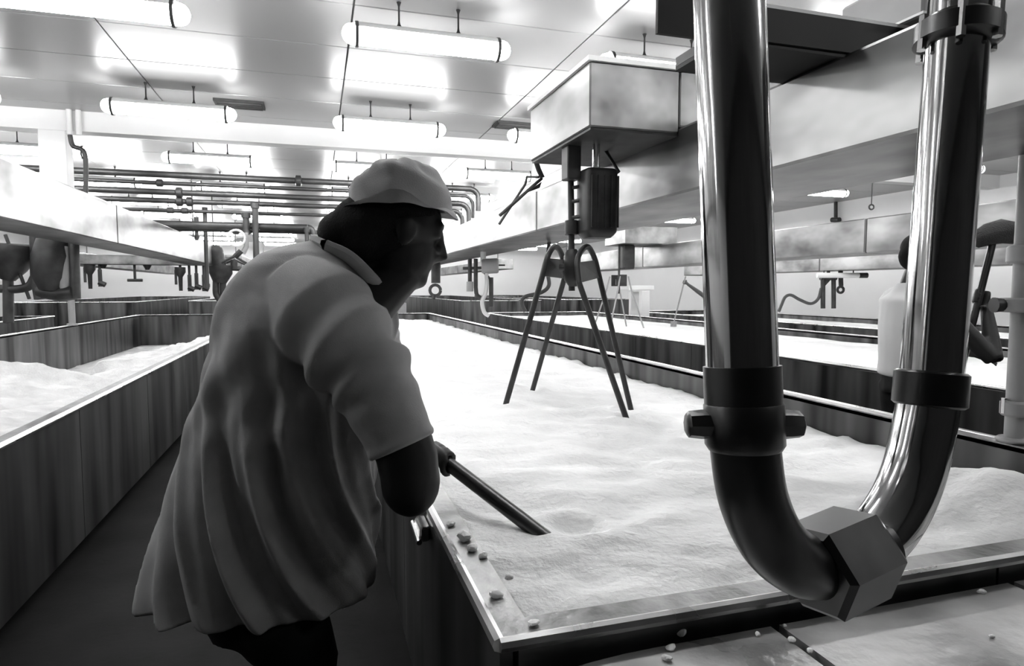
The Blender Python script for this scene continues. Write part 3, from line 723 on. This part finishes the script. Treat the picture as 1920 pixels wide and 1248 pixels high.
def head(b, c, f, tilt=0.0, s=1.0):
    f = Vector(f).normalized(); r = f.cross(Vector((0, 0, 1))).normalized()
    u = Vector((0, 0, 1)); f2 = (f*math.cos(tilt)-u*math.sin(tilt)); u2 = r.cross(f2)
    R = Matrix((r, f2, u2)).transposed()
    def L(x, y, z): return c+R @ (Vector((x, y, z))*s)
    b.ell(L(0, -.005, .035), (.077*s, .098*s, .09*s), R); b.ell(L(0, .03, -.045), (.058*s, .068*s, .075*s), R)
    b.ell(L(0, .068, -.092), (.03*s, .03*s, .026*s), R, 12, 8)                       # chin
    b.ell(L(0, .075, -.058), (.027*s, .026*s, .012*s), R, 12, 8); b.ell(L(0, .073, -.075), (.025*s, .024*s, .01*s), R, 12, 8)   # lips
    b.tube([L(0, .086, .045), L(0, .1, .008), L(0, .117, -.022), L(0, .095, -.033)], [.011*s, .014*s, .018*s, .014*s], 10)   # nose
    for k in (-1, 1):
        b.ell(L(.016*k, .095, -.026), (.011*s, .012*s, .009*s), R, 8, 6)
        b.ell(L(.034*k, .077, .018), (.018*s, .014*s, .012*s), R, 10, 8)              # eye
        b.tube([L(.012*k, .086, .036), L(.035*k, .082, .042), L(.055*k, .068, .036)], .011*s, 8)   # brow
        b.ell(L(.076*k, -.005, -.005), (.012*s, .024*s, .034*s), R, 10, 8)            # ear
    return L

# --- the worker in the soft hat, stirring with a pole
pE = PZ(1078, 1050, .775); pP = PD(832, 862, 1.9)
pdir = (pE-pP).normalized(); pole_top = pE-pdir*1.25; pole_bot = pE+pdir*.16
po = thing('stirring_pole', 'dark round stirring pole pushed into the curd by the worker in the hat', 'pole', tuple(pE))
MB().tube([pole_top, pole_bot], .0205, 16).build('shaft', 'pipe_dull', po, True)
MB().tube([pole_top-pdir*.012, pole_top+pdir*.03], .024, 16).build('end_cap', 'iron', po, True)
WD = 1.72
def W(px, py, d=WD): return PD(px, py, d)
wk = None
b = MB()
fdir = Vector((.93, .36, 0))
hc = W(750, 436, 1.70)
HL = head(b, hc, Vector((.98, .15, 0)), .30, 1.12)
b.tube([W(700, 470, 1.72), W(672, 505, 1.73), W(630, 560, 1.74)], [.062, .066, .085], 14)         # neck
b.tube([W(770, 505, 1.70), W(742, 528, 1.70), W(700, 560, 1.71)], [.045, .055, .075], 12)
b.tube([W(640, 520, 1.74), W(585, 640, 1.74), W(530, 820, 1.73), W(495, 1000, 1.73), W(490, 1090, 1.74)], [(.08, .13), (.11, .15), (.11, .13), (.11, .13), (.12, .14)], 16, flat=rt)
# right arm (towards the camera) and left arm
gR = pP-pdir*.02+pdir*0; gL = pP-pdir*.36
sh, el, wr = W(602, 585, 1.56), W(770, 898, 1.53), gR-rt*.035+fw*(-.10)+Vector((0, 0, .045))
b.tube([sh, sh.lerp(el, .5), el], [.07, .056, .05], 12)
b.tube([el+Vector((0, 0, .0)), el.lerp(wr, .35), wr], [.056, .05, .034], 12)
b.ell(el+Vector((.0, .0, -.005)), (.072, .066, .085))
b.tube([W(752, 815, 1.525), W(764, 860, 1.53), el], [.07, .074, .07], 14)
pc = grip(b, gR, -pdir, (wr-gR), .0205); b.tube([wr, pc], [.033, .026], 10)
shL, elL = W(655, 560, 1.98), W(742, 760, 2.12); wrL = gL+Vector((-.07, .03, -.03))
b.tube([shL, shL.lerp(elL, .5), elL], [.07, .055, .045], 12); b.tube([elL, elL.lerp(wrL, .4), wrL], [.046, .042, .03], 12)
pc = grip(b, gL, -pdir, (wrL-gL), .0205); b.tube([wrL, pc], [.03, .025], 10)
# legs and feet
pel = W(490, 1095, 1.74)
hipR, hipL = pel+Vector((.04, -.10, -.02)), pel+Vector((-.01, .11, -.02))
ft = []
for hp_, dx in ((hipR, .02), (hipL, .05)):
    kn = Vector((hp_.x+.06+dx*.3, hp_.y, .47)); an = Vector((hp_.x+.0+dx, hp_.y, .09)); toe = an+Vector((.18, .03, -.05))
    b.tube([hp_, hp_.lerp(kn, .5), kn, kn.lerp(an, .35), an], [.095, .085, .06, .06, .04], 12); b.tube([an+Vector((-.05, 0, -.045)), an+Vector((.05, .01, -.045)), toe], [.036, .042, .03], 10)
    ft.append((hp_, kn, an, toe))
org = Vector((pel.x, pel.y, 0))
wk = remesh(b, 'person', 'skin', None, .0075, 4, org=org)
tag(wk, 'worker in a soft pale hat and loose grey shirt leaning over the vat to stir', 'person')
# shirt
rows = [(452, 585, 640, 1.75, .05), (462, 535, 662, 1.75, .11), (478, 495, 682, 1.75, .17), (500, 468, 700, 1.75, .20), (530, 446, 722, 1.75, .22), (570, 426, 738, 1.745, .228), (610, 415, 744, 1.74, .225), (655, 407, 738, 1.74, .215), (700, 394, 726, 1.74, .205), (760, 376, 715, 1.74, .20), (820, 357, 706, 1.74, .197), (880, 338, 702, 1.74, .20), (940, 321, 702, 1.74, .205), (1000, 306, 702, 1.74, .21), (1050, 291, 702, 1.74, .215), (1095, 280, 698, 1.74, .22), (1104, 284, 696, 1.74, .218)]
ysr = [r[0] for r in rows]
sb = MB(); NS, NR = 260, 170; ringsO, ringsI = [], []
for i in range(NR+1):
    y = 452+(1104-452)*i/NR
    xl, xr, d, tb_ = [lerpl(ysr, [r[k] for r in rows], y) for k in (1, 2, 3, 4)]
    c = PD((xl+xr)/2, y, d); a = (xr-xl)/2/F*d; t = i/NR
    ro, ri = [], []
    for j in range(NS):
        th = 2*math.pi*j/NS
        ca, sa = math.cos(th), math.sin(th)
        # long folds fanning from the armpit to the hem, on the side of the body towards the camera most
        ph = th*14.0-17*t*t-4*t+1.1*math.sin(t*4+th*2)
        amp = .036*sm(.08, .75, t)*(.7+.3*math.sin(th*2.3+1+3*t))
        fold = amp*(1.6*(1-abs(math.sin(ph*.5))**1.15)-.6+.35*math.sin(1.7*ph+1.3+4*t))
        ph2 = (th-4.2)*3+9*t
        fold += .010*sm(.03, .12, t)*(1-sm(.4, .65, t))*math.sin(ph2*2.2+2*math.sin(th*2))
        # drag folds towards the armpit
        w_ = math.exp(-((t-.42)/.12)**2)*math.exp(-((th-5.0)/.6)**2); fold += .012*w_*math.sin(26*(t+.35*(th-4.8)))
        fold += .006*noise.noise(Vector((ca*2.5, sa*2.5, t*5)))
        q_ = abs(sa)**.9
        for lst, k in ((ro, 0), (ri, -.006)):
            lst.append(c+rt*((a+fold*.7+k)*ca)+Vector((fw.x, fw.y, 0)).normalized()*((tb_+fold+k)*sa))
    ringsO.append(ro); ringsI.append(ri)
sb.loft(ringsO)
# sleeve (right arm): shoulder cap, wrinkled tube and cuff
def sleeve(bm, P, R, wr_amp, seg=40, n=60, flat=rt):
    C = spline(P, n//(len(P)-1)); N = len(C); rad = []
    for i in range(N):
        t = i/(N-1); r = lerpl([k/(len(R)-1) for k in range(len(R))], R, t); rad.append(r)
    k0 = len(bm.v); bm.tube(C, rad, seg, cap=True, flat=flat)
    for i in range(N):
        t = i/(N-1)
        for j in range(seg):
            v = bm.v[k0+i*seg+j]; d = (v-C[i]).normalized(); th = 2*math.pi*j/seg
            f_ = wr_amp*math.exp(-((t-.42)/.17)**2)*math.sin(38*t+1.6*math.sin(th+.6))+.004*noise.noise(v*9)
            f_ += .006*math.exp(-((t-.97)/.03)**2)
            bm.v[k0+i*seg+j] = v+d*f_
sleeve(sb, [W(560, 540, 1.63), W(622, 610, 1.56), W(690, 705, 1.535), W(730, 780, 1.525), W(755, 838, 1.52)], [.10, .132, .112, .096, .086, .077], .015)
sleeve(sb, [W(640, 545, 1.93), W(690, 640, 2.03), W(735, 740, 2.1)], [.11, .1, .08], .008)
sh_o = remesh(sb, 'shirt', 'shirt', wk, .006, 3)
# collar band
MB().tube(spline([W(612, 462, 1.62), W(655, 482, 1.62), W(695, 520, 1.64), W(722, 552, 1.72), W(715, 540, 1.82), W(660, 480, 1.86), W(610, 456, 1.8), W(592, 452, 1.7), W(612, 462, 1.62)], 5), [(.012, .022)]*41, 8, cap=False).build('collar', 'shirt', wk, True)
# hat
hb = MB(); hcen = W(748, 392, 1.70); RW, RD, RH = .137, .118, .128
ro, ri = [], []
NA, NZ = 56, 22
for i in range(NZ+1):
    t = i/NZ; A, B = [], []
    for j in range(NA):
        th = 2*math.pi*j/NA; ca, sa = math.cos(th), math.sin(th)
        edge = .012+.020*max(0, -ca)*0-.030*max(0, ca)**2-.012*max(0, -ca)**2+.034*max(0, -sa)*(1-abs(ca))+.0*sa
        if t < .72:
            u_ = t/.72; phi = math.pi/2*(1-u_)
            rr = math.cos(phi)**.82 if u_ > 0 else .0; z = RH*math.sin(phi)**.9
            k = 1.0
        else:
            u_ = (t-.72)/.28; rr = 1+.10*u_*(1+.6*max(0, ca)); z = edge*u_*1.0-.012*u_
        dz = .014*noise.noise(Vector((ca*2, sa*2, t*4+3)))+.010*math.exp(-((t-.33)/.10)**2)*math.sin(3*th+.5)
        rr2 = max(rr, .02)
        p = hcen+rt*((RW*rr2+dz)*ca)+Vector((fw.x, fw.y, 0)).normalized()*((RD*rr2+dz)*sa)+Vector((0, 0, z+dz*.6+.02*ca*(1 if t < .72 else 1-.6*u_)*0))
        A.append(p); B.append(hcen+(p-hcen)*.965)
    ro.append(A); ri.append(B)
hb.loft(ro, cap=False); hb.f.append(tuple(range(NA-1, -1, -1))); k0 = len(hb.v); hb.loft(ri, cap=False); hb.f.append(tuple(k0+j for j in range(NA)))
for j in range(NA):
    a_, b_ = NZ*NA+j, NZ*NA+(j+1) % NA; hb.f.append((a_, b_, k0+b_, k0+a_))
hat = hb.build('hat', 'hat', wk, True)
# hair bulging below the hat
hr = MB()
hr.ell(W(705, 420, 1.70), (.118, .105, .085)); hr.ell(W(650, 432, 1.70), (.075, .085, .055)); hr.ell(W(690, 450, 1.70), (.08, .095, .07)); hr.ell(W(622, 436, 1.70), (.04, .06, .03)); hr.ell(W(740, 400, 1.70), (.125, .104, .05))
hr.ell(W(735, 425, 1.66), (.07, .05, .07))
remesh(hr, 'hair', 'hair', wk, .009, 3)
# trousers and boots
tr = MB()
tr.tube([W(497, 1010, 1.74), pel, pel+Vector((0, 0, -.1))], [(.15, .16), (.16, .175), (.13, .16)], 20, flat=rt)
for hp_, kn, an, toe in ft:
    tr.tube([hp_, hp_.lerp(kn, .5), kn, kn.lerp(an, .5), an+Vector((0, 0, .03))], [.125, .112, .092, .088, .085], 16)
remesh(tr, 'trousers', 'trousers', wk, .014, 5)
for hp_, kn, an, toe in ft:
    bo = MB(); bo.tube([an+Vector((-.085, -.01, -.045)), an+Vector((-.05, 0, -.04)), an+Vector((.05, .01, -.042)), toe+Vector((.02, .005, 0)), toe+Vector((.06, .01, -.005))], [(.04, .03), (.047, .044), (.05, .046), (.05, .038), (.03, .025)], 14, flat=(0, 1, 0)); bo.tube([an+Vector((0, 0, -.04)), an+Vector((0, 0, .16))], [.055, .062], 14)
    for v in bo.v: v.z = max(v.z, .0)
    bo.build('boot', 'rubber', wk, True)
la = thing('rim_glint', 'small bright metal piece added for a reflection on the side of the brimming vat below the worker', 'glint', tuple(PX(782, 992, .262)))  # bright metal piece added to stand for a reflection by the rim
lp = PX(782, 992, .262)
MB().box((.262, lp.y-.05, lp.z-.02), (.293, lp.y+.05, lp.z+.022), .006).build('glint_plate', 'bright_metal', la)
MB().tube([(.258, lp.y+.06, lp.z), (.258, lp.y-.07, lp.z-.012)], .008, 8).build('glint_bar', 'bright_metal', la)

# --- generic standing worker
def worker(label, foot, f, lean, arms, head_tilt=.25, shirt='shirt_white', skin='skin', h=1.0, sleeve_f=1.0):
    f, r = basis(f); g = Vector((foot[0], foot[1], 0)); U = Vector((0, 0, 1))
    pelv = g+U*.95*h-f*.05*lean; chest = pelv+U*.34*h+f*.25*lean; neck = pelv+U*.53*h+f*.42*lean; hd = neck+U*.15*h+f*.06
    b = MB(); head(b, hd, f, head_tilt, 1.0)
    b.tube([hd-f*.02-U*.03, neck-f*.0, chest+U*.1], [.055, .058, .09], 12)
    b.tube([pelv-U*.06, pelv+U*.1, chest-U*.05, chest+U*.1, neck-U*.03], [(.16, .11), (.15, .1), (.165, .11), (.17, .105), (.08, .07)], 16, flat=r)
    sl = MB(); limbs = []
    for s, (elb, wri, gp) in zip((1, -1), arms):
        shd = neck-U*.08+r*(.17*s); e_, w_ = Vector(elb), Vector(wri)
        b.tube([shd, shd.lerp(e_, .5), e_], [.06, .05, .042], 12); b.tube([e_, e_.lerp(w_, .4), w_], [.043, .04, .028], 12)
        if gp is not None:
            gpt, gax, R = gp; pc = grip(b, Vector(gpt), gax, w_-Vector(gpt), R); b.tube([w_, pc], [.028, .024], 10)
        else:
            d_ = (w_-e_).normalized(); o_ = d_.orthogonal().normalized(); pal = w_+d_*.05
            b.tube([w_, pal, w_+d_*.09], [(.028, .02), (.04, .018), (.038, .015)], 10)
            for k in range(4): b.tube([w_+d_*.08+o_*(.024-.016*k), w_+d_*(.13+.008*(k in (1, 2)))+o_*(.026-.017*k)+U*-.01, w_+d_*(.155+.012*(k in (1, 2)))+o_*(.026-.017*k)-U*.025], [.0085, .008, .006], 8)
            b.tube([w_+d_*.03+o_*.03, w_+d_*.07+o_*.055, w_+d_*.1+o_*.06-U*.01], [.012, .01, .007], 8)
        limbs.append((shd, e_, w_))
    tr = MB(); legs = []
    tr.tube([pelv+U*.06, pelv-U*.1], [(.17, .125), (.165, .13)], 18, flat=r)
    for s in (1, -1):
        hip = pelv+r*(.09*s)-U*.04; kn = g+r*(.1*s)+U*.5*h+f*.04; an = g+r*(.11*s)+U*.09
        b.tube([hip, hip.lerp(kn, .5), kn, kn.lerp(an, .35), an], [.085, .08, .055, .055, .038], 12); b.tube([an-f*.05-U*.045, an+f*.05-U*.045, an+f*.17-U*.055], [.035, .04, .03], 10)
        tr.tube([hip, hip.lerp(kn, .5), kn, kn.lerp(an, .5), an+U*.02], [.11, .1, .085, .08, .075], 14); legs.append(an)
    o = remesh(b, 'person', skin, None, .009, 4, org=g); tag(o, label, 'person')
    sh = MB(); sh.tube([pelv-U*.0, pelv+U*.09, chest-U*.05, chest+U*.1, neck-U*.05, neck+U*.0], [(.2, .15), (.19, .145), (.195, .15), (.2, .14), (.12, .1), (.075, .07)], 20, flat=r)
    for shd, e_, w_ in limbs: sh.tube([shd, shd.lerp(e_, .5*sleeve_f), shd.lerp(e_, sleeve_f)], [.095, .085, .075], 14)
    remesh(sh, 'shirt', shirt, o, .012, 4)
    remesh(tr, 'trousers', 'trousers', o, .016, 4)
    for an in legs:
        bo = MB(); bo.tube([an-f*.09-U*.045, an-f*.05-U*.04, an+f*.06-U*.042, an+f*.2-U*.05, an+f*.23-U*.055], [(.035, .03), (.046, .044), (.05, .046), (.048, .036), (.03, .022)], 12, flat=r)
        bo.tube([an-U*.04, an+U*.15], [.052, .06], 12)
        for v in bo.v: v.z = max(v.z, 0)
        bo.build('boot', 'rubber', o, True)
    ha = MB(); ha.ell(hd-f*.02+U*.05, (.1, .1, .085)); ha.ell(hd-f*.055+U*.0, (.085, .07, .085))
    remesh(ha, 'hair', 'hair', o, .01, 2)
    return o
# brush worker between the brimming vat and the next one
hand = PD(1838, 556, 3.42); btop = PD(1862, 452, 3.42); bbot = PD(1800, 700, 3.42); bax = (btop-bbot).normalized()
elb = PD(1864, 675, 3.3)
worker('worker in a white shirt behind the polished pipe raising a scrubbing brush', (3.22, 2.80), (.96, -.28, 0), -.02,
       ((elb, hand+Vector((.045, .0, -.05)), (hand, bax, .018)), ((3.6, 2.98, 1.12), (3.86, 2.92, 1.05), None)), .2, sleeve_f=.4)
bs = thing('scrubbing_brush', 'long-handled scrubbing brush held upright by the white-shirted worker', 'brush', tuple(bbot))
MB().tube([bbot-bax*.1, btop], .018, 12).build('handle', 'pipe_dull', bs, True)
bh = MB(); bc = PD(1865, 442, 3.42); bx_ = (rt*.97+up*.16).normalized()
bh.tube([bc-bx_*.125, bc-bx_*.10, bc-bx_*.03+up*.01, bc+bx_*.04+up*.016, bc+bx_*.1, bc+bx_*.12], [(.02, .02), (.045, .045), (.06, .06), (.068, .066), (.055, .055), (.03, .03)], 16)
for v in bh.v: v += Vector((noise.noise(v*45), noise.noise(v*45+Vector((7, 0, 0))), noise.noise(v*45+Vector((0, 7, 0)))))*.012
bh.build('brush_head', 'brush', bs, True)
# far worker with a thin paddle at the same vat
fh = PD(1283, 528, 12.0); pt = PD(1263, 606, 11.6)
worker('distant worker in white reaching a thin stick into the curd', tuple(PD(1350, 560, 12.1))[:2], (-1, .1, 0), .25,
       ((PD(1322, 556, 11.9), PD(1290, 533, 11.95), (fh, (fh-pt).normalized(), .012)), (PD(1330, 560, 12.3), PD(1325, 590, 12.2), None)), .3, skin='skin_mid')
ss = thing('stir_stick', 'thin pale stick dipped in the curd by the distant worker', 'stick', tuple(pt))
MB().tube([pt-(fh-pt).normalized()*.1, fh+(fh-pt).normalized()*.12], .014, 8).build('shaft', 'grey_paint', ss, True)
MB().box((pt.x-.06, pt.y-.01, pt.z-.06), (pt.x+.06, pt.y+.01, pt.z+.04), .004).build('blade', 'grey_paint', ss)
